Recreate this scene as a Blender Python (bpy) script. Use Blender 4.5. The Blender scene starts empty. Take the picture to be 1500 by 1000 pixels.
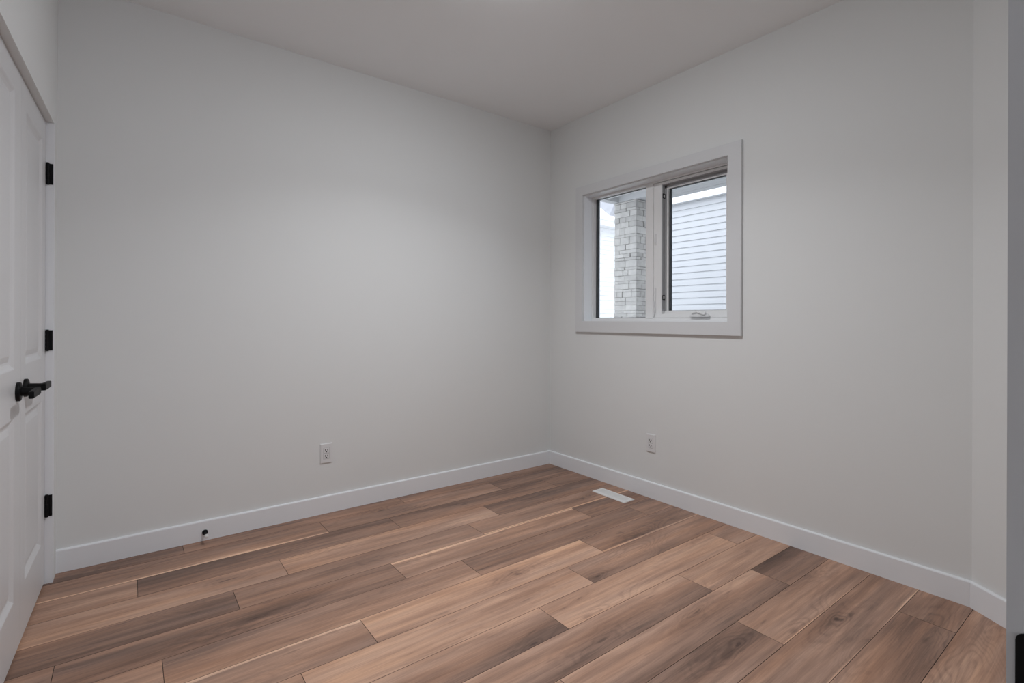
import bpy, bmesh, math, random
from mathutils import Vector, Matrix

random.seed(7)
scene = bpy.context.scene
COL = scene.collection

# ------------------------------------------------------------------ camera
FPX, YAW, ROLL, DY = 738.65, 0.64908, 0.00342, -29.52
CAM = Vector((-2.7696, -3.13015, 1.16839))
fw = Vector((math.sin(YAW), math.cos(YAW), 0))
rt = Vector((math.cos(YAW), -math.sin(YAW), 0))
up = Vector((0, 0, 1))
r2 = rt * math.cos(ROLL) + up * math.sin(ROLL)
u2 = up * math.cos(ROLL) - rt * math.sin(ROLL)
cd = bpy.data.cameras.new('camera')
cam = bpy.data.objects.new('camera', cd)
COL.objects.link(cam)
m = Matrix.Identity(4)
for i in range(3):
    m[i][0], m[i][1], m[i][2], m[i][3] = r2[i], u2[i], -fw[i], CAM[i]
cam.matrix_world = m
cd.sensor_fit = 'HORIZONTAL'
cd.sensor_width = 36.0
cd.lens = FPX * 36.0 / 1500.0
cd.shift_y = DY / 1500.0
cd.clip_start = 0.02
cd.clip_end = 200
scene.camera = cam

# ------------------------------------------------------------------ world, exposure
world = bpy.data.worlds.new('overcast_sky')
scene.world = world
world.use_nodes = True
bg = world.node_tree.nodes['Background']
bg.inputs[0].default_value = (0.93, 0.98, 1.10, 1)
bg.inputs[1].default_value = 2.6
LAMP = 212.0          # ceiling light
SPOT = 12.0           # the same lamp's downward beam
sl = bpy.data.lights.new('ceiling_lamp_beam', 'AREA')
sl.shape = 'DISK'
sl.size = 0.15
sl.energy = SPOT
sl.spread = math.radians(130)
sl.color = (0.972, 1.0, 1.035)
slo = bpy.data.objects.new('ceiling_lamp_beam', sl)
COL.objects.link(slo)
slo.location = (-1.5, -1.45, 2.74 - 0.034)
HALL_FILL = 12.0           # unseen fill lamp added in the hall
vs = scene.view_settings
vs.view_transform = 'Standard'
vs.look = 'None'
vs.exposure = 0.0
vs.gamma = 1.0
vs.use_curve_mapping = False

H = 2.74

# ------------------------------------------------------------------ materials
def nt(name):
    mt = bpy.data.materials.new(name)
    mt.use_nodes = True
    t = mt.node_tree
    return mt, t, t.nodes['Principled BSDF']

def node(t, typ, **kw):
    n = t.nodes.new(typ)
    for k, v in kw.items():
        setattr(n, k, v)
    return n

def paint(name, col, rough=0.6, bump=0.0, scale=300, var=0.0, spec=0.4, metal=0.0):
    """Plain coat with a faint procedural mottling and texture."""
    mt, t, b = nt(name)
    b.inputs['Roughness'].default_value = rough
    b.inputs['Specular IOR Level'].default_value = spec
    b.inputs['Metallic'].default_value = metal
    tc = node(t, 'ShaderNodeTexCoord')
    no = node(t, 'ShaderNodeTexNoise')
    no.inputs['Scale'].default_value = 6.0
    no.inputs['Detail'].default_value = 3.0
    t.links.new(tc.outputs['Object'], no.inputs['Vector'])
    mx = node(t, 'ShaderNodeMix', data_type='RGBA')
    mx.inputs[6].default_value = tuple(c * (1 - var) for c in col) + (1,)
    mx.inputs[7].default_value = tuple(min(1, c * (1 + var)) for c in col) + (1,)
    t.links.new(no.outputs['Fac'], mx.inputs[0])
    t.links.new(mx.outputs[2], b.inputs['Base Color'])
    if bump > 0:
        n2 = node(t, 'ShaderNodeTexNoise')
        n2.inputs['Scale'].default_value = scale
        n2.inputs['Detail'].default_value = 2.0
        t.links.new(tc.outputs['Object'], n2.inputs['Vector'])
        bp = node(t, 'ShaderNodeBump')
        bp.inputs['Strength'].default_value = bump
        bp.inputs['Distance'].default_value = 0.002
        t.links.new(n2.outputs['Fac'], bp.inputs['Height'])
        t.links.new(bp.outputs['Normal'], b.inputs['Normal'])
    return mt

M_WALL = paint('wall_paint', (0.755, 0.763, 0.758), 0.75, 0.05, 260, 0.006, 0.25)
M_CEIL = paint('ceiling_paint', (0.885, 0.895, 0.90), 0.85, 0.08, 200, 0.006, 0.2)
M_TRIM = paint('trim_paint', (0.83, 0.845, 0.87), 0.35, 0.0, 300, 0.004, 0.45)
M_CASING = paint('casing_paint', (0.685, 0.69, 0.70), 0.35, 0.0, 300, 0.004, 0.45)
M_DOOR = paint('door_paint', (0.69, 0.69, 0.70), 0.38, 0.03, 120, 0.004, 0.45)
M_VINYL = paint('window_vinyl', (0.80, 0.80, 0.80), 0.35, 0.0, 300, 0.003, 0.45)
M_GASKET = paint('dark_gasket', (0.045, 0.05, 0.055), 0.5)
M_RECESS_SHADE = paint('recess_shade_grey', (0.33, 0.33, 0.34), 0.6)  # dark grey standing in for shade in the casement recess
M_BLACK = paint('matte_black_metal', (0.005, 0.005, 0.0055), 0.5, 0.0, 300, 0.1, 0.15)
M_STEEL = paint('brushed_steel', (0.45, 0.45, 0.46), 0.35, 0.0, 300, 0.02, 0.5, 0.9)
M_PLAST = paint('white_plastic', (0.74, 0.74, 0.745), 0.3, 0.0, 300, 0.003, 0.5)
M_SLOT = paint('dark_slot', (0.03, 0.03, 0.03), 0.6)
M_RUB = paint('white_rubber', (0.72, 0.71, 0.69), 0.6)
M_REG = paint('register_enamel', (0.83, 0.83, 0.82), 0.35, 0.0, 300, 0.004, 0.45)
M_REGIN = paint('register_damper', (0.38, 0.38, 0.38), 0.5)
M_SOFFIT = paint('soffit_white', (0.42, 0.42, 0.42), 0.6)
M_FASCIA = paint('fascia_white', (0.88, 0.88, 0.88), 0.5)
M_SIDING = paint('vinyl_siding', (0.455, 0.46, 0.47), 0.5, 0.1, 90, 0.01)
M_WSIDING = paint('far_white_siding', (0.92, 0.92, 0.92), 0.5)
M_SHINGLE = paint('pale_shingles', (0.38, 0.38, 0.40), 0.8, 0.3, 20, 0.2)
M_GROUND = paint('pale_gravel', (0.45, 0.45, 0.45), 0.9, 0.3, 30, 0.12)
M_GROOVE = paint('plank_groove', (0.045, 0.032, 0.026), 0.8)

def stone_mat():
    mt, t, b = nt('ledger_stone')
    b.inputs['Roughness'].default_value = 0.85
    tc = node(t, 'ShaderNodeTexCoord')
    at = node(t, 'ShaderNodeAttribute', attribute_name='tone')
    no = node(t, 'ShaderNodeTexNoise')
    no.inputs['Scale'].default_value = 14
    no.inputs['Detail'].default_value = 6
    t.links.new(tc.outputs['Object'], no.inputs['Vector'])
    ad = node(t, 'ShaderNodeMath', operation='MULTIPLY_ADD')
    t.links.new(no.outputs['Fac'], ad.inputs[0])
    ad.inputs[1].default_value = 0.55
    t.links.new(at.outputs['Fac'], ad.inputs[2])
    cr = node(t, 'ShaderNodeValToRGB')
    cr.color_ramp.elements[0].color = (0.22, 0.212, 0.20, 1)
    cr.color_ramp.elements[1].color = (0.56, 0.54, 0.51, 1)
    t.links.new(ad.outputs[0], cr.inputs['Fac'])
    t.links.new(cr.outputs[0], b.inputs['Base Color'])
    bp = node(t, 'ShaderNodeBump')
    bp.inputs['Strength'].default_value = 0.6
    bp.inputs['Distance'].default_value = 0.015
    t.links.new(no.outputs['Fac'], bp.inputs['Height'])
    t.links.new(bp.outputs['Normal'], b.inputs['Normal'])
    return mt
M_STONE = stone_mat()

def glass_mat():
    mt, t, b = nt('window_glass')
    t.nodes.remove(b)
    out = t.nodes['Material Output']
    tr = node(t, 'ShaderNodeBsdfTransparent')
    tr.inputs[0].default_value = (0.97, 0.985, 0.98, 1)
    gl = node(t, 'ShaderNodeBsdfGlossy')
    gl.inputs['Roughness'].default_value = 0.02
    fr = node(t, 'ShaderNodeFresnel')
    fr.inputs[0].default_value = 1.3
    mx = node(t, 'ShaderNodeMixShader')
    t.links.new(fr.outputs[0], mx.inputs[0])
    t.links.new(tr.outputs[0], mx.inputs[1])
    t.links.new(gl.outputs[0], mx.inputs[2])
    t.links.new(mx.outputs[0], out.inputs[0])
    return mt
M_GLASS = glass_mat()

def emit_mat(name, col, strength):
    mt, t, b = nt(name)
    b.inputs['Base Color'].default_value = (0.9, 0.9, 0.9, 1)
    b.inputs['Emission Color'].default_value = col + (1,)
    b.inputs['Emission Strength'].default_value = strength
    return mt
M_LAMP = emit_mat('lit_lamp_diffuser', (0.972, 1.0, 1.04), LAMP)
M_HALL_FILL = emit_mat('hall_fill_emitter', (0.9, 0.95, 1.0), HALL_FILL)

def plank_mat():
    """Rustic laminate: per-plank tone, grain along the plank, cathedral contours, knots, pale sapwood edges."""
    mt, t, b = nt('wood_plank_floor')
    L = t.links.new
    uv = node(t, 'ShaderNodeUVMap', uv_map='plank')
    sep = node(t, 'ShaderNodeSeparateXYZ')
    L(uv.outputs[0], sep.inputs[0])
    A = {}
    for nm in ('tone', 'seed', 'sap', 'knot_u', 'knot_v', 'knot_s'):
        A[nm] = node(t, 'ShaderNodeAttribute', attribute_name=nm)

    def mth(op, a, bb=None, c=None, clamp=False):
        n = node(t, 'ShaderNodeMath', operation=op, use_clamp=clamp)
        for i, s in enumerate((a, bb, c)):
            if s is None:
                continue
            if isinstance(s, (int, float)):
                n.inputs[i].default_value = s
            else:
                L(s, n.inputs[i])
        return n.outputs[0]

    U, V = sep.outputs[0], sep.outputs[1]      # metres along / across
    S = A['seed'].outputs['Fac']

    def noise(su, sv, sw, detail, rough=0.55, dist=0.0):
        cb = node(t, 'ShaderNodeCombineXYZ')
        L(mth('MULTIPLY', U, su), cb.inputs[0])
        L(mth('MULTIPLY', V, sv), cb.inputs[1])
        L(mth('MULTIPLY', S, sw), cb.inputs[2])
        n = node(t, 'ShaderNodeTexNoise')
        n.inputs['Scale'].default_value = 1.0
        n.inputs['Detail'].default_value = detail
        n.inputs['Roughness'].default_value = rough
        n.inputs['Distortion'].default_value = dist
        L(cb.outputs[0], n.inputs['Vector'])
        return n.outputs['Fac']

    broad = noise(1.5, 9.0, 37.0, 2.0)                  # broad smoky patches
    streak = noise(2.2, 42.0, 53.0, 4.0, 0.6, 0.25)     # streaks along the plank
    fine = noise(9.0, 260.0, 71.0, 3.0, 0.7)            # fine fibre
    field = noise(1.7, 8.5, 91.0, 1.0, 0.4, 0.35)       # contour field
    # figure round a knot: warped ellipses about the plank's own knot point
    KU, KV, KS = (A[n].outputs['Fac'] for n in ('knot_u', 'knot_v', 'knot_s'))
    warp = noise(4.0, 14.0, 61.0, 2.0, 0.5)
    warp2 = noise(3.0, 10.0, 67.0, 2.0, 0.5)
    du = mth('ADD', mth('DIVIDE', mth('SUBTRACT', U, KU), 4.2), mth('MULTIPLY', mth('SUBTRACT', warp, 0.5), 0.10))
    dv = mth('ADD', mth('SUBTRACT', V, KV), mth('MULTIPLY', mth('SUBTRACT', warp2, 0.5), 0.15))
    rad = mth('SQRT', mth('ADD', mth('MULTIPLY', du, du), mth('MULTIPLY', dv, dv)))
    near = mth('MULTIPLY', KS, mth('EXPONENT', mth('MULTIPLY', mth('MULTIPLY', rad, rad), -420.0)))
    core = mth('MULTIPLY', KS, mth('EXPONENT', mth('MULTIPLY', mth('MULTIPLY', rad, rad), -16000.0)))
    krings = mth('POWER', mth('MULTIPLY_ADD', mth('SINE', mth('MULTIPLY', rad, 430.0)), 0.5, 0.5), 2.0)
    patch = noise(1.3, 6.0, 17.0, 1.0)
    rings = mth('POWER', mth('MULTIPLY_ADD', mth('SINE', mth('MULTIPLY', field, 120.0)), 0.5, 0.5), 3.0)
    ringmask = mth('MULTIPLY', mth('SUBTRACT', patch, 0.45, clamp=True), 4.0, clamp=True)
    fleck = noise(7.0, 34.0, 29.0, 1.0)
    fleckm = mth('MULTIPLY', mth('SUBTRACT', fleck, 0.70, clamp=True), 5.0, clamp=True)
    sapn = mth('ADD', A['sap'].outputs['Fac'], mth('MULTIPLY', mth('SUBTRACT', noise(2.0, 12.0, 11.0, 1.0), 0.5), 0.45))
    sapm = mth('MULTIPLY', mth('SUBTRACT', sapn, 0.66, clamp=True), 14.0, clamp=True)

    v = A['tone'].outputs['Fac']
    v = mth('ADD', v, mth('MULTIPLY', mth('SUBTRACT', broad, 0.5), 0.55))
    v = mth('ADD', v, mth('MULTIPLY', mth('SUBTRACT', streak, 0.5), 0.60))
    v = mth('ADD', v, mth('MULTIPLY', mth('SUBTRACT', fine, 0.5), 0.30))
    v = mth('SUBTRACT', v, mth('MULTIPLY', mth('MULTIPLY', rings, ringmask), 0.10))
    v = mth('SUBTRACT', v, mth('MULTIPLY', fleckm, 0.30))
    v = mth('SUBTRACT', v, mth('MULTIPLY', near, mth('MULTIPLY_ADD', krings, 0.16, 0.14)))
    v = mth('SUBTRACT', v, mth('MULTIPLY', core, 0.35))
    v = mth('ADD', v, mth('MULTIPLY', sapm, 0.36))
    cr = node(t, 'ShaderNodeValToRGB')
    e = cr.color_ramp.elements
    e[0].position, e[0].color = 0.0, (0.095, 0.061, 0.049, 1)
    e[1].position, e[1].color = 1.0, (0.84, 0.585, 0.43, 1)
    for p, c in ((0.25, (0.200, 0.131, 0.104, 1)), (0.5, (0.380, 0.247, 0.190, 1)), (0.75, (0.61, 0.405, 0.305, 1))):
        q = e.new(p)
        q.color = c
    L(v, cr.inputs['Fac'])
    # slight hue drift between greyish and reddish wood
    hs = node(t, 'ShaderNodeHueSaturation')
    L(mth('ADD', 0.92, mth('MULTIPLY', noise(1.0, 12.0, 133.0, 2.0), 0.5)), hs.inputs['Saturation'])
    L(cr.outputs[0], hs.inputs['Color'])
    L(hs.outputs[0], b.inputs['Base Color'])
    L(mth('ADD', 0.42, mth('MULTIPLY', streak, 0.14)), b.inputs['Roughness'])
    b.inputs['Specular IOR Level'].default_value = 0.38
    bp = node(t, 'ShaderNodeBump')
    bp.inputs['Strength'].default_value = 0.12
    bp.inputs['Distance'].default_value = 0.001
    L(fine, bp.inputs['Height'])
    L(bp.outputs['Normal'], b.inputs['Normal'])
    return mt
M_PLANK = plank_mat()

# ------------------------------------------------------------------ mesh helpers
def obj(name, bm, mats, parent=None, loc=(0, 0, 0), rotz=0.0, smooth=False):
    me = bpy.data.meshes.new(name)
    bmesh.ops.recalc_face_normals(bm, faces=bm.faces)
    bm.to_mesh(me)
    bm.free()
    if not isinstance(mats, (list, tuple)):
        mats = [mats]
    for mm in mats:
        me.materials.append(mm)
    if smooth:
        for p in me.polygons:
            p.use_smooth = True
        try:
            me.set_sharp_from_angle(angle=math.radians(40))
        except Exception:
            pass
    o = bpy.data.objects.new(name, me)
    COL.objects.link(o)
    o.location = loc
    o.rotation_euler = (0, 0, rotz)
    if parent is not None:
        o.parent = parent
    return o

def empty(name, loc=(0, 0, 0), rotz=0.0, parent=None):
    o = bpy.data.objects.new(name, None)
    COL.objects.link(o)
    o.empty_display_size = 0.1
    o.location = loc
    o.rotation_euler = (0, 0, rotz)
    if parent is not None:
        o.parent = parent
    return o

def struct(o):
    o['kind'] = 'structure'
    return o

def tag(o, label, cat, group=None):
    o['label'] = label
    o['category'] = cat
    if group:
        o['group'] = group
    return o

def box(bm, x0, x1, y0, y1, z0, z1, bev=0.0, seg=2, mat=0):
    x0, x1 = min(x0, x1), max(x0, x1)
    y0, y1 = min(y0, y1), max(y0, y1)
    z0, z1 = min(z0, z1), max(z0, z1)
    vs_ = [bm.verts.new((x, y, z)) for x in (x0, x1) for y in (y0, y1) for z in (z0, z1)]
    idx = [(0, 1, 3, 2), (4, 6, 7, 5), (0, 4, 5, 1), (2, 3, 7, 6), (0, 2, 6, 4), (1, 5, 7, 3)]
    fs = [bm.faces.new([vs_[i] for i in f]) for f in idx]
    for f in fs:
        f.material_index = mat
    if bev > 0:
        es = list({e for f in fs for e in f.edges})
        r = bmesh.ops.bevel(bm, geom=es, offset=bev, segments=seg, affect='EDGES', profile=0.5)
        for f in r['faces']:
            f.material_index = mat
    return fs

def prism(bm, pts, z0, z1, mat=0):
    """Vertical prism over a plan polygon."""
    a = [bm.verts.new((p[0], p[1], z0)) for p in pts]
    b_ = [bm.verts.new((p[0], p[1], z1)) for p in pts]
    n = len(pts)
    fs = [bm.faces.new(a[::-1]), bm.faces.new(b_)]
    for i in range(n):
        j = (i + 1) % n
        fs.append(bm.faces.new((a[i], a[j], b_[j], b_[i])))
    for f in fs:
        f.material_index = mat
    return fs

def extrude_poly(bm, pts, axis_fn, d0, d1, mat=0):
    """Polygon pts (p,q) mapped by axis_fn(p,q,d) and extruded from d0 to d1."""
    a = [bm.verts.new(axis_fn(p, q, d0)) for p, q in pts]
    b_ = [bm.verts.new(axis_fn(p, q, d1)) for p, q in pts]
    n = len(pts)
    fs = [bm.faces.new(a[::-1]), bm.faces.new(b_)]
    for i in range(n):
        j = (i + 1) % n
        fs.append(bm.faces.new((a[i], a[j], b_[j], b_[i])))
    for f in fs:
        f.material_index = mat
    return fs

def tube(bm, p0, p1, r0, r1=None, seg=24, mat=0, caps=True):
    p0, p1 = Vector(p0), Vector(p1)
    r1 = r0 if r1 is None else r1
    d = (p1 - p0).normalized()
    a = d.orthogonal().normalized()
    c = d.cross(a)
    A_, B_ = [], []
    for i in range(seg):
        th = 2 * math.pi * i / seg
        v = a * math.cos(th) + c * math.sin(th)
        A_.append(bm.verts.new(p0 + v * r0))
        B_.append(bm.verts.new(p1 + v * r1))
    fs = []
    for i in range(seg):
        j = (i + 1) % seg
        fs.append(bm.faces.new((A_[i], A_[j], B_[j], B_[i])))
    if caps:
        fs.append(bm.faces.new(A_[::-1]))
        fs.append(bm.faces.new(B_))
    for f in fs:
        f.material_index = mat
    return fs

def lathe(bm, origin, axis, prof, seg=32, mat=0):
    """prof: list of (distance along axis, radius)."""
    o = Vector(origin)
    d = Vector(axis).normalized()
    a = d.orthogonal().normalized()
    c = d.cross(a)
    rings = []
    for t_, r in prof:
        if r < 1e-6:
            rings.append([bm.verts.new(o + d * t_)])
        else:
            rings.append([bm.verts.new(o + d * t_ + (a * math.cos(2 * math.pi * i / seg) + c * math.sin(2 * math.pi * i / seg)) * r) for i in range(seg)])
    for A_, B_ in zip(rings, rings[1:]):
        for i in range(seg):
            j = (i + 1) % seg
            if len(A_) == 1 and len(B_) == 1:
                continue
            if len(A_) == 1:
                f = bm.faces.new((A_[0], B_[j], B_[i]))
            elif len(B_) == 1:
                f = bm.faces.new((A_[i], A_[j], B_[0]))
            else:
                f = bm.faces.new((A_[i], A_[j], B_[j], B_[i]))
            f.material_index = mat

def frame_ring(bm, axis_fn, outer, inner, d0, d1, mat=0):
    """Rectangular ring; outer/inner = (p0,p1,q0,q1)."""
    O = [(outer[0], outer[2]), (outer[1], outer[2]), (outer[1], outer[3]), (outer[0], outer[3])]
    I = [(inner[0], inner[2]), (inner[1], inner[2]), (inner[1], inner[3]), (inner[0], inner[3])]
    V = {}
    for k, (pts) in (('o', O), ('i', I)):
        for dk, d in ((0, d0), (1, d1)):
            V[k, dk] = [bm.verts.new(axis_fn(p, q, d)) for p, q in pts]
    fs = []
    for i in range(4):
        j = (i + 1) % 4
        fs.append(bm.faces.new((V['o', 0][i], V['o', 0][j], V['i', 0][j], V['i', 0][i])))
        fs.append(bm.faces.new((V['o', 1][i], V['i', 1][i], V['i', 1][j], V['o', 1][j])))
        fs.append(bm.faces.new((V['o', 0][i], V['o', 1][i], V['o', 1][j], V['o', 0][j])))
        fs.append(bm.faces.new((V['i', 0][i], V['i', 0][j], V['i', 1][j], V['i', 1][i])))
    for f in fs:
        f.material_index = mat
    return fs

# ------------------------------------------------------------------ floor
ROW_W = 0.1789
Y0 = -0.1262
#  row: joints' x positions (where known) ; planks repeat every ~1.2 m
# plank entry: x_start(left), tones across from far edge to near edge, sapwood (far, near)
ROWS = {
 -1: [(-3.75, .34, .34, 0, 0), (-2.547, .44, .46, 0, 0), (-1.355, .36, .42, 0, 0)],
 0: [(-4.3, .5, .5, 0, 0), (-3.085, .42, .55, 0, .9), (-1.888, .50, .40, 0, 0), (-.697, .30, .38, 0, 0)],
 1: [(-3.93, .62, .55, 0, 0), (-2.738, .26, .40, 0, 0), (-1.542, .26, .50, 0, 0), (-.347, .42, .36, 0, 0)],
 2: [(-3.38, .58, .64, 0, .45), (-2.183, .62, .58, .5, 0), (-.985, .28, .42, 0, 0)],
 3: [(-3.60, .46, .28, .6, 0), (-2.41, .44, .48, 0, 0), (-1.216, .48, .50, 0, .9)],
 4: [(-4.16, .5, .5, 0, 0), (-2.968, .46, .34, .4, 0), (-1.765, .60, .48, .9, .3), (-.56, .30, .36, 0, 0)],
 5: [(-3.87, .62, .62, 0, 0), (-2.677, .46, .56, 0, .35), (-1.475, .34, .46, 0, .7), (-.262, .42, .5, 0, 0)],
 6: [(-3.25, .55, .52, .95, .2), (-2.048, .72, .66, .5, .4), (-.847, .42, .40, 0, .85)],
 7: [(-3.51, .62, .6, 0, 0), (-2.314, .68, .70, 0, .4), (-1.109, .52, .46, .5, 0)],
 8: [(-2.63, .64, .30, .3, 0), (-1.435, .66, .66, 0, .3), (-.212, .52, .50, 0, 0)],
 9: [(-3.14, .6, .4, 0, 0), (-1.949, .66, .30, .5, 0), (-.746, .64, .58, 0, 0)],
 10: [(-2.85, .6, .5, 0, 0), (-1.647, .68, .30, .5, 0), (-.426, .22, .38, 0, 0)],
 11: [(-2.07, .36, .44, 0, 0), (-.876, .60, .50, 0, .75)],  # tones raised from this row on, making up for dim light
 12: [(-2.45, .5, .5, 0, 0), (-1.25, .50, .52, 0, .75)],
 13: [(-2.68, .5, .5, 0, 0), (-1.483, .50, .46, 0, .3), (-.285, .42, .44, 0, 0)],
 14: [(-2.1, .55, .5, 0, 0), (-.905, .56, .58, 0, 0)],
}

# planks with a marked knot figure: (row, plank) -> x, y, strength
KNOT_AT = {
    (12, 1): (-0.566, -2.345, 1.00),
    (11, 0): (-1.012, -2.165, 0.90),
    (13, 1): (-0.364, -2.622, 0.80),
    (10, 1): (-0.963, -1.973, 0.60),
    (9, 1): (-1.416, -1.848, 0.60),
    (8, 0): (-1.563, -1.713, 0.70),
    (11, 1): (-0.333, -2.114, 0.70),
    (6, 2): (-0.571, -1.347, 0.70),
    (7, 2): (-1.082, -1.530, 0.70),
    (4, 1): (-2.366, -0.950, 0.60),
    (10, 2): (-0.224, -1.932, 0.80),
    (8, 1): (-1.284, -1.617, 0.40),
}

def build_floor():
    bm = bmesh.new()
    uvl = bm.loops.layers.uv.new('plank')
    lt = bm.loops.layers.float.new('tone')
    ls = bm.loops.layers.float.new('seed')
    lp = bm.loops.layers.float.new('sap')
    lku = bm.loops.layers.float.new('knot_u')
    lkv = bm.loops.layers.float.new('knot_v')
    lks = bm.loops.layers.float.new('knot_s')
    XE = 0.02
    XW = -3.86
    box(bm, XW, XE, -4.9, 0.02, -0.12, -0.0028, mat=1)
    NS = 6
    rng = random.Random(11)
    for r in range(-1, 27):
        yf = Y0 - ROW_W * r
        yn = yf - ROW_W
        if r in ROWS:
            planks = list(ROWS[r])
            side = random.Random(100 + r)
            while planks[0][0] > XW:                # continue the row out of sight to the left
                tt = side.uniform(.40, .60)
                planks.insert(0, (planks[0][0] - 1.2, tt, tt - .06, 0, 0))
        else:
            s = -4.6 + rng.random() * 0.9
            planks = []
            while s < 0:
                tt = .35 + .3 * rng.random()
                planks.append((s, tt, tt + rng.uniform(-.12, .12), 0, 0))
                s += 1.2
        shift = len(planks) - len(ROWS.get(r, planks))
        for i_, (xs, tf, tn, sf, sn) in enumerate(planks):
            k = i_ - shift
            xe = planks[i_ + 1][0] if i_ + 1 < len(planks) else XE
            seed = rng.random()
            if r in (9, 10) and k == 1:
                seed = 0.314            # the same printed board twice
            if (r, k) in KNOT_AT:
                kx, ky, ks = KNOT_AT[r, k]
                kn = (kx - xs, yf - ky, ks)
            else:
                kn = (rng.uniform(.15, 1.05), rng.uniform(.04, .14), rng.choice((0, 0, .35, .6)))
            g = 0.0009
            a, b_ = max(xs, XW) + g, min(xe, XE) - g
            if b_ - a < 0.01:
                continue
            ya, yb = min(yf, 0.02) - g, yn + g
            dz = 0.0022
            def lerp_t(w):
                return tf + (tn - tf) * w, max(sf * (1 - w / 0.34), sn * (1 - (1 - w) / 0.34), 0)
            cols = []
            for i in range(NS + 1):
                w = i / NS
                y = ya + (yb - ya) * w
                wt = (yf - y) / ROW_W
                cols.append((y, wt, bm.verts.new((a, y, 0)), bm.verts.new((b_, y, 0))))
            def face(vw):
                f = bm.faces.new([v for v, _, _ in vw])
                for lo, (v, wt, x) in zip(f.loops, vw):
                    tone, sap = lerp_t(wt)
                    lo[uvl].uv = (x - xs, wt * ROW_W)
                    lo[lt] = tone
                    lo[ls] = seed
                    lo[lp] = sap
                    lo[lku], lo[lkv], lo[lks] = kn
                return f
            for i in range(NS):
                y1, w1, p1, q1 = cols[i]
                y2, w2, p2, q2 = cols[i + 1]
                face([(p2, w2, a), (q2, w2, b_), (q1, w1, b_), (p1, w1, a)])
            # bevelled sides of the plank
            c = [cols[0][2], cols[0][3], cols[-1][3], cols[-1][2]]
            off = [(-g * .8, g * .8), (g * .8, g * .8), (g * .8, -g * .8), (-g * .8, -g * .8)]
            lo4 = [bm.verts.new((v.co.x + ox, v.co.y + oy, -dz)) for v, (ox, oy) in zip(c, off)]
            for i in range(4):
                j = (i + 1) % 4
                if i in (0, 2):
                    f = bm.faces.new((c[i], c[j], lo4[j], lo4[i]))
                else:
                    chain = [cc[3] for cc in cols] if i == 1 else [cc[2] for cc in cols][::-1]
                    f = bm.faces.new(chain + [lo4[j], lo4[i]])
                f.material_index = 1
    me = bpy.data.meshes.new('floor')
    bm.to_mesh(me)
    bm.free()
    me.materials.append(M_PLANK)
    me.materials.append(M_GROOVE)
    o = bpy.data.objects.new('floor', me)
    COL.objects.link(o)
    return struct(o)
build_floor()

# ------------------------------------------------------------------ room shell
bm = bmesh.new()
box(bm, -3.9, 0.16, -4.95, 0.16, H, H + 0.14)
struct(obj('ceiling', bm, M_CEIL))

bm = bmesh.new()
box(bm, -3.9, 0.15, 0.0, 0.14, -0.12, H)
struct(obj('wall_back', bm, M_WALL))

WY0, WY1, WZ0, WZ1 = -1.558, -0.390, 1.172, 2.128       # window opening
bm = bmesh.new()
T = 0.15
box(bm, 0, T, WY1, 0.0, -0.12, H)
box(bm, 0, T, -2.64, WY0, -0.12, H)
box(bm, 0, T, WY0, WY1, -0.12, WZ0)
box(bm, 0, T, WY0, WY1, WZ1, H)
struct(obj('wall_right', bm, M_WALL))

# angled wall at the right end of the window wall
AX, AY = -0.300, -3.055
bm = bmesh.new()
prism(bm, [(0, -2.622), (AX, AY), (AX, -3.19), (0.15, -3.19), (0.15, -2.622)], -0.12, H)
struct(obj('wall_angled', bm, M_WALL))

# entry wall beside the camera, with the doorway the camera looks through
bm = bmesh.new()
box(bm, -1.680, AX, -3.185, -3.055, -0.12, H)
box(bm, -3.22, -1.680, -3.185, -3.055, 2.075, H)
struct(obj('wall_front', bm, M_WALL))

# hall behind the doorway
bm = bmesh.new()
box(bm, -3.9, -3.30, -5.0, -4.86, -0.12, H)
box(bm, -2.20, 0.15, -5.0, -4.86, -0.12, H)
box(bm, -3.30, -2.20, -5.0, -4.86, -0.12, 0.90)
box(bm, -3.30, -2.20, -5.0, -4.86, 2.00, H)
box(bm, -0.05, 0.15, -4.86, -3.19, -0.12, H)
struct(obj('wall_hall', bm, M_WALL))

# ---- left wall: local frame, s runs toward the camera, t out into the room
OX, OY = -3.066, -0.107
E_S = Vector((-0.0258, -0.99967))
ANG = math.atan2(E_S.y, E_S.x)
TS = 0.027                                   # wall face in front of the door face
LOC = (OX, OY, 0)
def lobj(name, bm, mats, parent=None, smooth=False):
    if parent is None:
        return obj(name, bm, mats, None, LOC, ANG, smooth)
    return obj(name, bm, mats, parent, smooth=smooth)

SW = 1.042                                   # clear opening
ZH = 2.043
JT = 0.019
bm = bmesh.new()
box(bm, -0.0885 - 0.02, -JT, TS - 0.115, TS, -0.12, ZH + JT)                 # stub by the corner
box(bm, SW + JT, 4.80, TS - 0.115, TS, -0.12, H)                            # toward and past the camera
box(bm, -0.13, SW + JT, TS - 0.115, TS, ZH, H)                         # over the opening
box(bm, -0.13, 1.6, -0.70, -0.62, -0.12, H)                                # closet back
box(bm, 1.5, 1.6, -0.62, TS - 0.115, -0.12, H)                             # closet side
struct(lobj('wall_left', bm, M_WALL))

# closet door jambs (trim)
bm = bmesh.new()
box(bm, -JT, 0, TS - 0.115, TS + 0.0008, 0, ZH)
box(bm, SW, SW + JT, TS - 0.115, TS + 0.0008, 0, ZH)
struct(lobj('trim_1', bm, M_TRIM))

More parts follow.
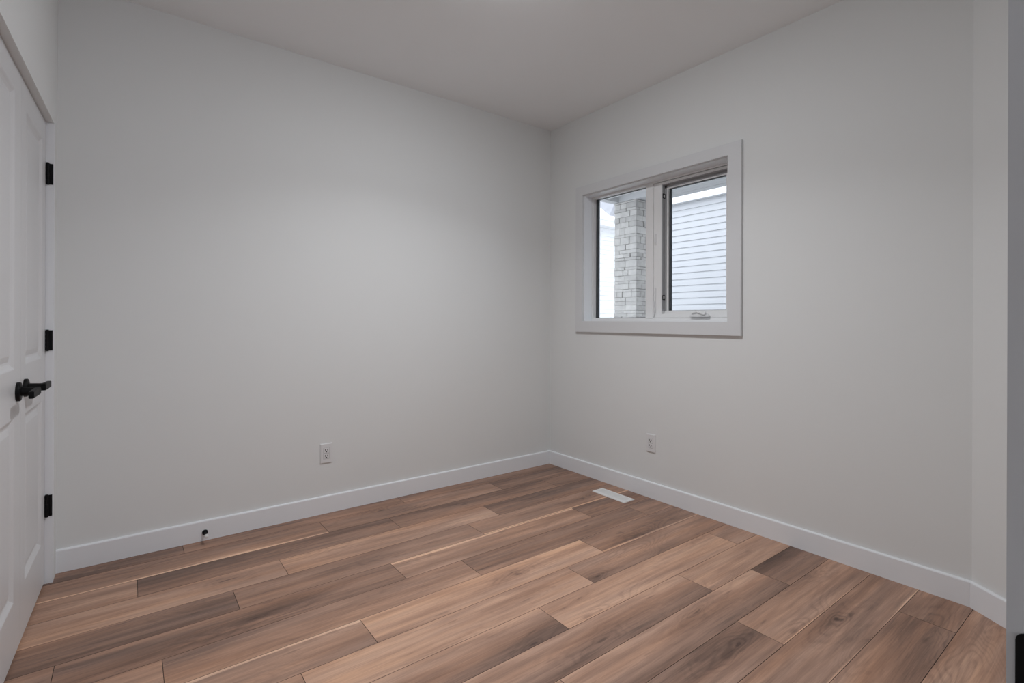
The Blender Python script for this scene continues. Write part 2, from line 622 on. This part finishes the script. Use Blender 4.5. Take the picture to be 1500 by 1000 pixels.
# ------------------------------------------------------------------ baseboards
BH, BT = 0.106, 0.014
def base_profile():
    return [(0, 0), (BT, 0), (BT, BH - 0.006), (BT - 0.002, BH - 0.002), (BT - 0.006, BH), (0, BH)]
def baseboard(name, p0, p1, nrm, m0, m1):
    """p0->p1 along the wall face, nrm = inward normal, m0/m1 = mitre shift per metre of depth at each end."""
    p0, p1, nrm = Vector(p0), Vector(p1), Vector(nrm).normalized()
    d = (p1 - p0).normalized()
    bm = bmesh.new()
    A_, B_ = [], []
    for t_, z in base_profile():
        a = p0 + nrm * t_ + d * (m0 * t_)
        b_ = p1 + nrm * t_ - d * (m1 * t_)
        A_.append(bm.verts.new((a.x, a.y, z)))
        B_.append(bm.verts.new((b_.x, b_.y, z)))
    n = len(A_)
    bm.faces.new(A_[::-1])
    bm.faces.new(B_)
    for i in range(n):
        j = (i + 1) % n
        bm.faces.new((A_[i], A_[j], B_[j], B_[i]))
    return struct(obj(name, bm, M_TRIM))
baseboard('baseboard_back', (-3.037, 0), (0, 0), (0, -1), 0, 1)
baseboard('baseboard_right', (0, 0), (0, -2.622), (-1, 0), 1, 0.33)
da = (Vector((AX, AY)) - Vector((0, -2.622))).normalized()
baseboard('baseboard_angled', (0, -2.622), (AX, AY), (da.y, -da.x), 0.33, 0.4)

baseboard('baseboard_front', (AX, AY), (-1.668, AY), (0, 1), 0.4, 0)
def wl(s_, t_):
    m_ = Vector((-E_S.y, E_S.x))
    return (OX + E_S.x * s_ + m_.x * t_, OY + E_S.y * s_ + m_.y * t_)
baseboard('baseboard_left', wl(2.93, TS), wl(SW + JT, TS), (0.99967, -0.0258), 0, 0)

# ------------------------------------------------------------------ doors
def panel_leaf(s0, s1, z0, z1, t_face, thick, panels):
    """Moulded door leaf: both faces carry recessed, raised-centre panels."""
    bm = bmesh.new()
    prof = [(0.0, 0.0), (0.004, -0.0015), (0.011, -0.006), (0.020, -0.0105), (0.027, -0.0115), (0.036, -0.0085), (0.048, -0.005), (0.056, -0.0045)]
    for side in (0, 1):
        tf = t_face if side == 0 else t_face - thick
        sg = 1 if side == 0 else -1
        zs = sorted([z0, z1] + [z for p in panels for z in p[2:]])
        ps0, ps1 = panels[0][0], panels[0][1]
        def quad(a, b_, c, d):
            f = [bm.verts.new(p) for p in (a, b_, c, d)]
            bm.faces.new(f)
        def rect(sa, sb, za, zb):
            quad((sa, tf, za), (sb, tf, za), (sb, tf, zb), (sa, tf, zb))
        rect(s0, ps0, z0, z1)
        rect(ps1, s1, z0, z1)
        edges = [z0]
        for p in sorted(panels, key=lambda q: q[2]):
            edges += [p[2], p[3]]
        edges.append(z1)
        for i in range(0, len(edges), 2):
            rect(ps0, ps1, edges[i], edges[i + 1])
        for (pa, pb, za, zb) in panels:
            prev = None
            for ins, dep in prof:
                c = [(pa + ins, za + ins), (pb - ins, za + ins), (pb - ins, zb - ins), (pa + ins, zb - ins)]
                ring = [bm.verts.new((s, tf + sg * dep, z)) for s, z in c]
                if prev:
                    for i in range(4):
                        j = (i + 1) % 4
                        bm.faces.new((prev[i], prev[j], ring[j], ring[i]))
                prev = ring
            bm.faces.new(prev)
    tb = t_face - thick
    for (a, b_) in (((s0, z0), (s1, z0)), ((s1, z0), (s1, z1)), ((s1, z1), (s0, z1)), ((s0, z1), (s0, z0))):
        bm.faces.new([bm.verts.new(p) for p in ((a[0], t_face, a[1]), (b_[0], t_face, b_[1]), (b_[0], tb, b_[1]), (a[0], tb, a[1]))])
    bmesh.ops.remove_doubles(bm, verts=bm.verts, dist=0.00005)
    return bm

def door_handle(parent, s, z, direction):
    h = empty('door_handle', (s, 0, z), 0, parent)
    bm = bmesh.new()
    lathe(bm, (0, 0, 0), (0, 1, 0), [(0, 0.0), (0, 0.033), (0.008, 0.033), (0.0105, 0.031), (0.0115, 0.027), (0.0115, 0.0)], 36)
    obj('rosette', bm, M_BLACK, h, smooth=True)
    bm = bmesh.new()
    lathe(bm, (0, 0, 0), (0, 1, 0), [(0.011, 0.0), (0.011, 0.016), (0.04, 0.014), (0.058, 0.014), (0.061, 0.011), (0.061, 0)], 24)
    d = direction
    pts = [(-0.014, -0.012), (0.020, -0.0125), (0.120, -0.0135), (0.120, 0.0105), (0.020, 0.0125), (-0.014, 0.012)]
    n0 = len(bm.faces)
    fs = extrude_poly(bm, [(p * d, q) for p, q in pts], lambda p, q, dd: (p, dd + 0.10 * max(0, abs(p) - 0.03) * 0.0, q), 0.046, 0.060)
    es = list({e for f in fs for e in f.edges})
    bmesh.ops.bevel(bm, geom=es, offset=0.0018, segments=2, affect='EDGES')
    obj('lever', bm, M_BLACK, h, smooth=True)
    return h

def hinge(parent, s, z0, z1):
    """Leaf on the jamb's face plus a five-part knuckle in front of the door edge."""
    bm = bmesh.new()
    box(bm, s - 0.0030, s - 0.0004, 0.002, TS - 0.002, z0, z1, 0.0005, 1)
    n = 5
    dz = (z1 - z0) / n
    for i in range(n):
        tube(bm, (s + 0.0035, 0.0075, z0 + i * dz + 0.0006), (s + 0.0035, 0.0075, z0 + (i + 1) * dz - 0.0006), 0.0068, seg=18)
    tube(bm, (s + 0.0035, 0.0075, z0 - 0.002), (s + 0.0035, 0.0075, z1 + 0.003), 0.0052, seg=14)
    return obj('hinge', bm, M_BLACK, parent, smooth=True)

L0, L1 = 0.003, 0.5185
PAN = [(L0 + 0.083, L1 - 0.083, 0.200, 0.822), (L0 + 0.083, L1 - 0.083, 1.003, 1.945)]
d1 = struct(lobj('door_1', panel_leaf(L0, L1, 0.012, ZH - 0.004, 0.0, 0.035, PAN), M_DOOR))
for za, zb in ((1.768, 1.860), (1.032, 1.122), (0.298, 0.392)):
    hinge(d1, 0.0032, za, zb)
door_handle(d1, 0.452, 0.917, -1)
K0, K1 = 0.5202, 1.0385
PAN2 = [(K0 + 0.105, K1 - 0.083, 0.200, 0.832), (K0 + 0.105, K1 - 0.083, 0.998, 1.955)]
d2 = struct(lobj('door_2', panel_leaf(K0, K1, 0.012, ZH - 0.004, 0.0, 0.035, PAN2), M_DOOR))
door_handle(d2, 0.583, 0.917, 1)

# entry door leaf right beside the camera: only its latch edge is in view
DX, DYF = -2.420, -3.0790
bm = panel_leaf(DX, -1.690, 0.012, 2.040, DYF, 0.035, [(DX + 0.11, -1.80, 0.2, 0.83), (DX + 0.11, -1.80, 1.0, 1.95)])
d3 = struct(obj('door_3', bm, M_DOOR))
bm = bmesh.new()
pts = []
ya, yb, za, zb, rr = DYF - 0.0295, DYF - 0.0034, 0.957, 1.0165, 0.004
for cx, cz, a0 in ((yb - rr, zb - rr, 0), (ya + rr, zb - rr, 90), (ya + rr, za + rr, 180), (yb - rr, za + rr, 270)):
    for k in range(6):
        a = math.radians(a0 + 18 * k)
        pts.append((cx + rr * math.cos(a), cz + rr * math.sin(a)))
extrude_poly(bm, pts, lambda p, q, d: (d, p, q), DX - 0.0012, DX + 0.001)
obj('latch_plate', bm, M_BLACK, d3)
# its jamb at the hinge side and head
bm = bmesh.new()
box(bm, -1.687, -1.668, -3.19, -3.05, 0, 2.062)
box(bm, -3.09, -1.687, -3.19, -3.05, 2.043, 2.062)
struct(obj('trim_2', bm, M_TRIM))

# ------------------------------------------------------------------ window (wall x = 0)
win = struct(empty('window_1', (0, 0, WZ0)))
def wobj(name, bm, mt, parent=None, smooth=False):
    o = obj(name, bm, mt, parent or win, smooth=smooth)
    if parent is None:
        o.location = (0, 0, -WZ0)
    return o
YZ = lambda p, q, d: (d, p, q)
# casing: flat boards
bm = bmesh.new()
CO = (-1.642, -0.315, 1.089, 2.201)
CI = (WY0 - 0.002, WY1 + 0.002, WZ0 - 0.001, WZ1 + 0.003)
fs = frame_ring(bm, YZ, CO, CI, -0.019, 0.0)
bmesh.ops.bevel(bm, geom=[e for e in bm.edges if all(abs(v.co.x + 0.019) < 1e-6 for v in e.verts) and (abs(e.verts[0].co.y - e.verts[1].co.y) < 1e-6 or abs(e.verts[0].co.z - e.verts[1].co.z) < 1e-6)], offset=0.0015, segments=2, affect='EDGES')
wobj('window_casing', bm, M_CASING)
# jamb extension lining the opening
bm = bmesh.new()
frame_ring(bm, YZ, (WY0, WY1, WZ0, WZ1), (WY0 + 0.004, WY1 - 0.004, WZ0 + 0.003, WZ1 - 0.004), 0.0, 0.085)
wobj('jamb_liner', bm, M_TRIM)
# main frame with mullion
D0 = 0.082
fy0, fy1, fz0, fz1 = WY0 + 0.004, WY1 - 0.004, WZ0 + 0.003, WZ1 - 0.004
FL = (-0.905, -0.402, 1.196, 2.116)          # fixed light opening
CS = (-1.505, -0.978, 1.196, 2.110)          # casement opening in the frame
bm = bmesh.new()
box(bm, D0, 0.165, fy0, fy1, fz0, FL[2], 0.0015)
box(bm, D0, 0.165, fy0, fy1, 2.112, fz1, 0.0015)
box(bm, D0, 0.165, FL[1], fy1, FL[2], 2.112, 0.0015)
box(bm, D0, 0.165, fy0, CS[0], FL[2], 2.112, 0.0015)
wobj('window_frame', bm, M_VINYL)
bm = bmesh.new()
box(bm, D0 - 0.003, 0.165, CS[1] + 0.012, FL[0], 1.190, 2.114, 0.003)
box(bm, D0 + 0.006, 0.165, CS[1], CS[1] + 0.012, 1.190, 2.114, 0.001)
wobj('mullion', bm, M_VINYL)
# fixed light: gasket and pane
bm = bmesh.new()
frame_ring(bm, YZ, (FL[0], FL[1], FL[2], FL[3]), (FL[0] + 0.003, FL[1] - 0.016, FL[2] + 0.004, FL[3] - 0.004), 0.120, 0.140)
wobj('glazing_gasket', bm, M_GASKET)
bm = bmesh.new()
box(bm, 0.127, 0.133, FL[0] + 0.002, FL[1] - 0.003, FL[2] + 0.002, FL[3] - 0.002)
wobj('fixed_pane', bm, M_GLASS)
# casement sash
sash_o = (CS[0], CS[1] - 0.001, CS[2], CS[3] - 0.001)
sash_m = (CS[0] + 0.006, CS[1] - 0.055, 1.222, 2.092)
sash_i = (CS[0] + 0.030, -1.060, 1.243, 2.066)
bm = bmesh.new()
frame_ring(bm, YZ, sash_o, sash_m, D0 + 0.002, 0.160)
bmesh.ops.bevel(bm, geom=[e for e in bm.edges if all(abs(v.co.x - D0 - 0.002) < 1e-6 for v in e.verts)], offset=0.002, segments=2, affect='EDGES')
n_old = len(bm.faces)
frame_ring(bm, YZ, (sash_m[0], sash_m[1], sash_m[2], sash_m[3]), sash_i, 0.118, 0.158)
sash = wobj('casement_sash', bm, M_VINYL)
bm = bmesh.new()
frame_ring(bm, YZ, sash_i, (sash_i[0] + 0.003, sash_i[1] - 0.010, sash_i[2] + 0.002, sash_i[3] - 0.003), 0.130, 0.150)
obj('sash_gasket', bm, M_GASKET, sash)
bm = bmesh.new()
box(bm, 0.138, 0.144, sash_i[0] + 0.001, sash_i[1] - 0.001, sash_i[2] + 0.001, sash_i[3] - 0.001)
obj('casement_pane', bm, M_GLASS, sash)
# grey lining added to colour in the shade of the sash's recess
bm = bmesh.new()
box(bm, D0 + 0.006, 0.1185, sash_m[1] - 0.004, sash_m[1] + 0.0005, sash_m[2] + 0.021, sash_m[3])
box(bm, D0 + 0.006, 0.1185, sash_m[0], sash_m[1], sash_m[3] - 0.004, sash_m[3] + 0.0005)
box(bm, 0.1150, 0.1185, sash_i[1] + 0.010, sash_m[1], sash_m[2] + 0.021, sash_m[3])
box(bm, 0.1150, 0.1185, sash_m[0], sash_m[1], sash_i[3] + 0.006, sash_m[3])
obj('recess_shade', bm, M_RECESS_SHADE, sash)
# two square screen clips on the sash's side
for zc in (2.016, 1.332):
    bm = bmesh.new()
    XZ = lambda p, q, d: (p, d, q)
    frame_ring(bm, XZ, (0.0885, 0.1165, zc - 0.016, zc + 0.016), (0.0955, 0.1095, zc - 0.010, zc + 0.010), sash_m[1] - 0.0062, sash_m[1] - 0.003)
    clip = obj('screen_clip', bm, M_BLACK, sash)
    bm = bmesh.new()
    box(bm, 0.0955, 0.1095, sash_m[1] - 0.0058, sash_m[1] - 0.003, zc - 0.010, zc + 0.010)
    obj('clip_button', bm, M_VINYL, clip)
# folding crank handle on the bottom rail
bm = bmesh.new()
pts = [(-1.392, 1.199), (-1.262, 1.199), (-1.256, 1.204), (-1.262, 1.212), (-1.300, 1.226), (-1.352, 1.226), (-1.388, 1.214), (-1.396, 1.205)]
fs = extrude_poly(bm, pts, YZ, D0 - 0.020, D0 + 0.003)
bmesh.ops.bevel(bm, geom=list({e for f in fs for e in f.edges}), offset=0.003, segments=2, affect='EDGES')
crank = wobj('crank_handle', bm, M_PLAST, smooth=True)
bm = bmesh.new()
for (a, b_) in (((-1.280, 1.224), (-1.318, 1.231)), ((-1.318, 1.231), (-1.348, 1.219)), ((-1.348, 1.219), (-1.368, 1.216)), ((-1.368, 1.216), (-1.376, 1.232))):
    tube(bm, (D0 - 0.024, a[0], a[1]), (D0 - 0.024, b_[0], b_[1]), 0.0055, 0.005, 12)
obj('folding_arm', bm, M_PLAST, crank, smooth=True)
# sash lock lever on the mullion
bm = bmesh.new()
box(bm, D0 - 0.004, D0 + 0.002, -0.990, -0.976, 1.225, 1.40, 0.002)
tube(bm, (D0 - 0.008, -0.981, 1.262), (D0 - 0.010, -0.979, 1.305), 0.005, 0.0035, 12)
tube(bm, (D0 - 0.010, -0.979, 1.215), (D0 - 0.008, -0.984, 1.262), 0.005, 0.004, 12)
wobj('sash_lock', bm, M_PLAST, smooth=True)
bm = bmesh.new()
box(bm, D0 - 0.004, D0 + 0.003, -0.990, -0.978, 1.69, 1.765, 0.002)
wobj('keeper', bm, M_PLAST)

# ------------------------------------------------------------------ outlets
def outlet(loc, rotz, label):
    """Local x along the wall, -y into the room."""
    r = tag(empty('wall_outlet', loc, rotz), label, 'outlet')
    bm = bmesh.new()
    fs = box(bm, -0.0365, 0.0365, -0.0065, 0.0, -0.0605, 0.0605)
    bmesh.ops.bevel(bm, geom=[e for e in bm.edges if all(v.co.y < -0.006 for v in e.verts)], offset=0.004, segments=3, affect='EDGES')
    obj('cover_plate', bm, M_PLAST, r)
    for zc in (0.0175, -0.0175):
        bm = bmesh.new()
        box(bm, -0.0165, 0.0165, -0.0082, -0.006, zc - 0.0150, zc + 0.0150, 0.001)
        rc = obj('receptacle', bm, M_PLAST, r)
        bm = bmesh.new()
        box(bm, -0.0086, -0.0050, -0.0088, -0.0078, zc - 0.002, zc + 0.009)
        box(bm, 0.0050, 0.0082, -0.0088, -0.0078, zc - 0.001, zc + 0.008)
        tube(bm, (0, -0.0078, zc - 0.0075), (0, -0.0088, zc - 0.0075), 0.0036, seg=14)
        obj('slots', bm, M_SLOT, rc)
        bm = bmesh.new()
        frame_ring(bm, lambda p, q, d: (p, d, q), (-0.0180, 0.0180, zc - 0.0163, zc + 0.0163), (-0.0166, 0.0166, zc - 0.0151, zc + 0.0151), -0.0068, -0.0063)
        obj('seam', bm, M_REGIN, rc)
    return r
outlet((-1.813, 0, 0.3625), 0, 'white duplex wall outlet low on the long blank wall, above the baseboard')
outlet((0, -1.018, 0.362), -math.pi / 2, 'white duplex wall outlet low on the window wall, under the window')

# ------------------------------------------------------------------ floor register
REG = (-0.228, -0.125, -0.982, -0.700)
rg = tag(empty('floor_register', ((REG[0] + REG[1]) / 2, (REG[2] + REG[3]) / 2, 0)), 'white rectangular floor vent set in the wood planks under the window', 'vent')
hx, hy = (REG[1] - REG[0]) / 2, (REG[3] - REG[2]) / 2
bm = bmesh.new()
fs = frame_ring(bm, lambda p, q, d: (p, q, d), (-hx, hx, -hy, hy), (-hx + 0.017, hx - 0.017, -hy + 0.017, hy - 0.017), 0.0002, 0.005)
bmesh.ops.bevel(bm, geom=[e for e in bm.edges if all(v.co.z > 0.0049 and (abs(abs(v.co.x) - hx) < 1e-5 or abs(abs(v.co.y) - hy) < 1e-5) for v in e.verts) and (abs(e.verts[0].co.x - e.verts[1].co.x) < 1e-6 or abs(e.verts[0].co.y - e.verts[1].co.y) < 1e-6)], offset=0.003, segments=2, affect='EDGES')
obj('frame', bm, M_REG, rg)
bm = bmesh.new()
w = 2 * hx - 0.034
for k in range(9):
    x = -hx + 0.017 + w * (k + 0.5) / 9
    box(bm, x - 0.0024, x + 0.0024, -hy + 0.016, hy - 0.016, 0.0012, 0.0044)
for k in range(1, 4):
    y = -hy + 0.017 + (2 * hy - 0.034) * k / 4
    box(bm, -hx + 0.016, hx - 0.016, y - 0.003, y + 0.003, 0.001, 0.0040)
obj('louvers', bm, M_REG, rg)
bm = bmesh.new()
box(bm, -hx + 0.015, hx - 0.015, -hy + 0.015, hy - 0.015, 0.0002, 0.001)
obj('damper', bm, M_REGIN, rg)

# ------------------------------------------------------------------ door stop
ds = tag(empty('door_stop', (-2.447, -BT, 0.044)), 'small black door stop with a white tip sticking out of the baseboard', 'door stop')
bm = bmesh.new()
lathe(bm, (0, 0, 0), (0, -1, 0), [(0, 0), (0, 0.0135), (0.004, 0.0135), (0.008, 0.011), (0.012, 0.0065), (0.014, 0.006), (0.014, 0)], 24)
obj('mounting_base', bm, M_BLACK, ds, smooth=True)
bm = bmesh.new()
lathe(bm, (0, -0.013, 0), (0, -1, 0), [(0, 0), (0, 0.0055), (0.045, 0.0055), (0.045, 0)], 18)
obj('rod', bm, M_BLACK, ds, smooth=True)
bm = bmesh.new()
lathe(bm, (0, -0.056, 0), (0, -1, 0), [(0, 0), (0, 0.0085), (0.014, 0.009), (0.019, 0.008), (0.021, 0.005), (0.021, 0)], 20)
obj('rubber_tip', bm, M_RUB, ds, smooth=True)

# ------------------------------------------------------------------ lamps
lt = tag(empty('ceiling_light', (-1.5, -1.45, H)), 'round white flush ceiling light lit in the middle of the ceiling', 'light')
bm = bmesh.new()
lathe(bm, (0, 0, 0), (0, 0, -1), [(0, 0), (0, 0.098), (0.006, 0.098), (0.012, 0.088), (0.012, 0)], 48)
obj('trim_ring', bm, M_PLAST, lt, smooth=True)
bm = bmesh.new()
lathe(bm, (0, 0, -0.012), (0, 0, -1), [(0, 0), (0, 0.082), (0.006, 0.080), (0.012, 0.070), (0.016, 0.045), (0.0175, 0.0)], 48)
obj('diffuser', bm, M_LAMP, lt, smooth=True)
lh = tag(empty('hall_fill_light', (-2.6, -4.05, H)), 'round fill light added on the unseen hall ceiling behind the doorway', 'light')  # added out of view to give the room some fill
bm = bmesh.new()
lathe(bm, (0, 0, 0), (0, 0, -1), [(0, 0), (0, 0.098), (0.006, 0.098), (0.012, 0.088), (0.012, 0)], 48)
obj('trim_ring', bm, M_PLAST, lh, smooth=True)  # ring of the added hall fill light
bm = bmesh.new()
lathe(bm, (0, 0, -0.012), (0, 0, -1), [(0, 0), (0, 0.082), (0.006, 0.080), (0.012, 0.070), (0.0175, 0.0)], 48)
obj('diffuser', bm, M_HALL_FILL, lh, smooth=True)  # emitting face of the added hall fill light

# ------------------------------------------------------------------ outside
bm = bmesh.new()
box(bm, 0.15, 40, -12, 40, -0.5, -0.30)
struct(obj('ground', bm, M_GROUND))

# porch roof over the window: ceiling, grooved outer beam, side beam
pr = struct(empty('porch_roof', (0.15, -0.6, 2.71)))
def pobj(name, bm, mt):
    o = obj(name, bm, mt, pr)
    o.location = (-0.15, 0.6, -2.71)
    return o
bm = bmesh.new()
box(bm, 0.15, 2.62, -2.9, 1.36, 2.86, 3.02)
pobj('porch_ceiling', bm, M_SOFFIT)
bm = bmesh.new()
box(bm, 2.30, 2.40, -2.9, 1.36, 2.716, 2.88)
box(bm, 2.406, 2.505, -2.9, 1.36, 2.716, 2.88)
box(bm, 2.511, 2.62, -2.9, 1.36, 2.712, 3.04)
box(bm, 2.32, 2.60, -2.9, 1.36, 2.724, 2.88)
pobj('porch_beam', bm, M_SOFFIT)
bm = bmesh.new()
box(bm, 0.15, 2.30, 1.26, 1.36, 2.716, 2.88)
pobj('side_beam', bm, M_SOFFIT)

# stacked-stone pillar carrying the porch roof
sp = tag(empty('stone_pillar', (2.46, 1.155, -0.30)), 'grey stacked stone pillar outside the left window pane', 'pillar')
bm = bmesh.new()
tl = bm.faces.layers.float.new('tone')
rng = random.Random(5)
px0, px1, py0, py1 = -0.15, 0.15, -0.165, 0.165
box(bm, px0, px1, py0, py1, 0, 3.012)
z = 0.0
while z < 3.0:
    hh = rng.choice((0.035, 0.05, 0.07, 0.09))
    hh = min(hh, 3.012 - z)
    if hh < 0.02:
        break
    for side in range(4):
        lo, hi = ((py0, py1), (px0, px1), (py0, py1), (px0, px1))[side]
        p = lo - 0.015 * (side % 2 == 0)
        end = hi + 0.015 * (side % 2 == 0)
        while p < end - 0.01:
            ln = rng.uniform(0.07, 0.20)
            q = end if end - p - ln < 0.05 else p + ln
            o_ = rng.uniform(0.004, 0.020)
            n0 = len(bm.faces)
            a, b_ = p + 0.0008, q - 0.0008
            zz0, zz1 = z + 0.0008, z + hh - 0.0008
            if side == 0:
                fs = box(bm, px0 - o_, px0 + 0.01, a, b_, zz0, zz1, 0.004, 1)
            elif side == 1:
                fs = box(bm, a, b_, py0 - o_, py0 + 0.01, zz0, zz1, 0.004, 1)
            elif side == 2:
                fs = box(bm, px1 - 0.01, px1 + o_, a, b_, zz0, zz1, 0.004, 1)
            else:
                fs = box(bm, a, b_, py1 - 0.01, py1 + o_, zz0, zz1, 0.004, 1)
            bm.faces.ensure_lookup_table()
            tv = rng.uniform(0.08, 0.36)
            for f in bm.faces[n0:]:
                f[tl] = tv
            p = q
    z += hh
obj('stone_facing', bm, M_STONE, sp)

# neighbour's house: lapped siding wall, soffit, fascia, roof
nh = tag(empty('neighbor_house', (5.0, -1.0, -0.30)), 'pale lap-sided house wall seen through the right window pane', 'house')
def nobj(name, bm, mt):
    o = obj(name, bm, mt, nh)
    o.location = (-5.0, 1.0, 0.30)
    return o
def lap_wall(bm, fn, p0, p1, z0, z1, lap):
    """fn(p, out, z): clapboard profile, each course leaning out at its bottom."""
    z = z0
    prev = None
    while z < z1 - 1e-4:
        zt = min(z + lap, z1)
        a = [bm.verts.new(fn(p, 0.020, z)) for p in (p0, p1)]
        b_ = [bm.verts.new(fn(p, 0.016, z + lap * 0.55)) for p in (p0, p1)]
        c = [bm.verts.new(fn(p, 0.002, zt)) for p in (p0, p1)]
        d = [bm.verts.new(fn(p, 0.002, z)) for p in (p0, p1)]
        bm.faces.new((a[0], a[1], b_[1], b_[0]))
        bm.faces.new((b_[0], b_[1], c[1], c[0]))
        bm.faces.new((d[0], d[1], a[1], a[0]))
        z = zt
bm = bmesh.new()
lap_wall(bm, lambda p, o_, z: (5.0 - o_, p, z), -9.0, 2.55, -0.30, 3.28, 0.111)
box(bm, 5.0, 5.2, -9.0, 2.55, -0.30, 3.28)
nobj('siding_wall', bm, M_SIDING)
bm = bmesh.new()
box(bm, 4.88, 5.2, -9.2, 2.65, 3.27, 3.30)
nobj('soffit', bm, M_FASCIA)
bm = bmesh.new()
box(bm, 4.86, 4.88, -9.2, 2.65, 3.25, 3.52)
nobj('fascia', bm, M_FASCIA)
bm = bmesh.new()
extrude_poly(bm, [(4.82, 3.52), (4.82, 3.56), (9.0, 5.6), (9.0, 3.52)], lambda p, q, d: (p, d, q), -9.3, 2.9)
nobj('roof', bm, M_SHINGLE)
bm = bmesh.new()
box(bm, 5.2, 9.0, -9.0, 2.5, -0.30, 3.46)
nobj('house_body', bm, M_WSIDING)

# white garage farther off, left of the pillar
fh = tag(empty('far_house', (6.6, 5.3, -0.30)), 'bright white house with pale roof left of the stone pillar outside', 'house')
def fobj(name, bm, mt):
    o = obj(name, bm, mt, fh)
    o.location = (-6.6, -5.3, 0.30)
    return o
bm = bmesh.new()
lap_wall(bm, lambda p, o_, z: (p, 5.3 - o_, z), 5.0, 9.5, -0.30, 3.45, 0.111)
box(bm, 5.0, 9.5, 5.3, 8.3, -0.30, 3.45)
fobj('siding_wall', bm, M_WSIDING)
bm = bmesh.new()
box(bm, 4.8, 9.7, 5.02, 5.3, 3.44, 3.47)
box(bm, 4.8, 9.7, 5.00, 5.02, 3.43, 3.57)
fobj('eave', bm, M_FASCIA)
bm = bmesh.new()
extrude_poly(bm, [(4.98, 3.56), (4.98, 3.59), (6.8, 4.75), (8.6, 3.59), (8.6, 3.56)], lambda p, q, d: (d, p, q), 4.75, 9.75)
fobj('roof', bm, M_FASCIA)
bm = bmesh.new()
extrude_poly(bm, [(6.55, 3.75), (7.6, 3.75), (7.05, 4.55)], lambda p, q, d: (p, d, q), 5.25, 6.6)
fobj('dormer_gable', bm, M_SHINGLE)
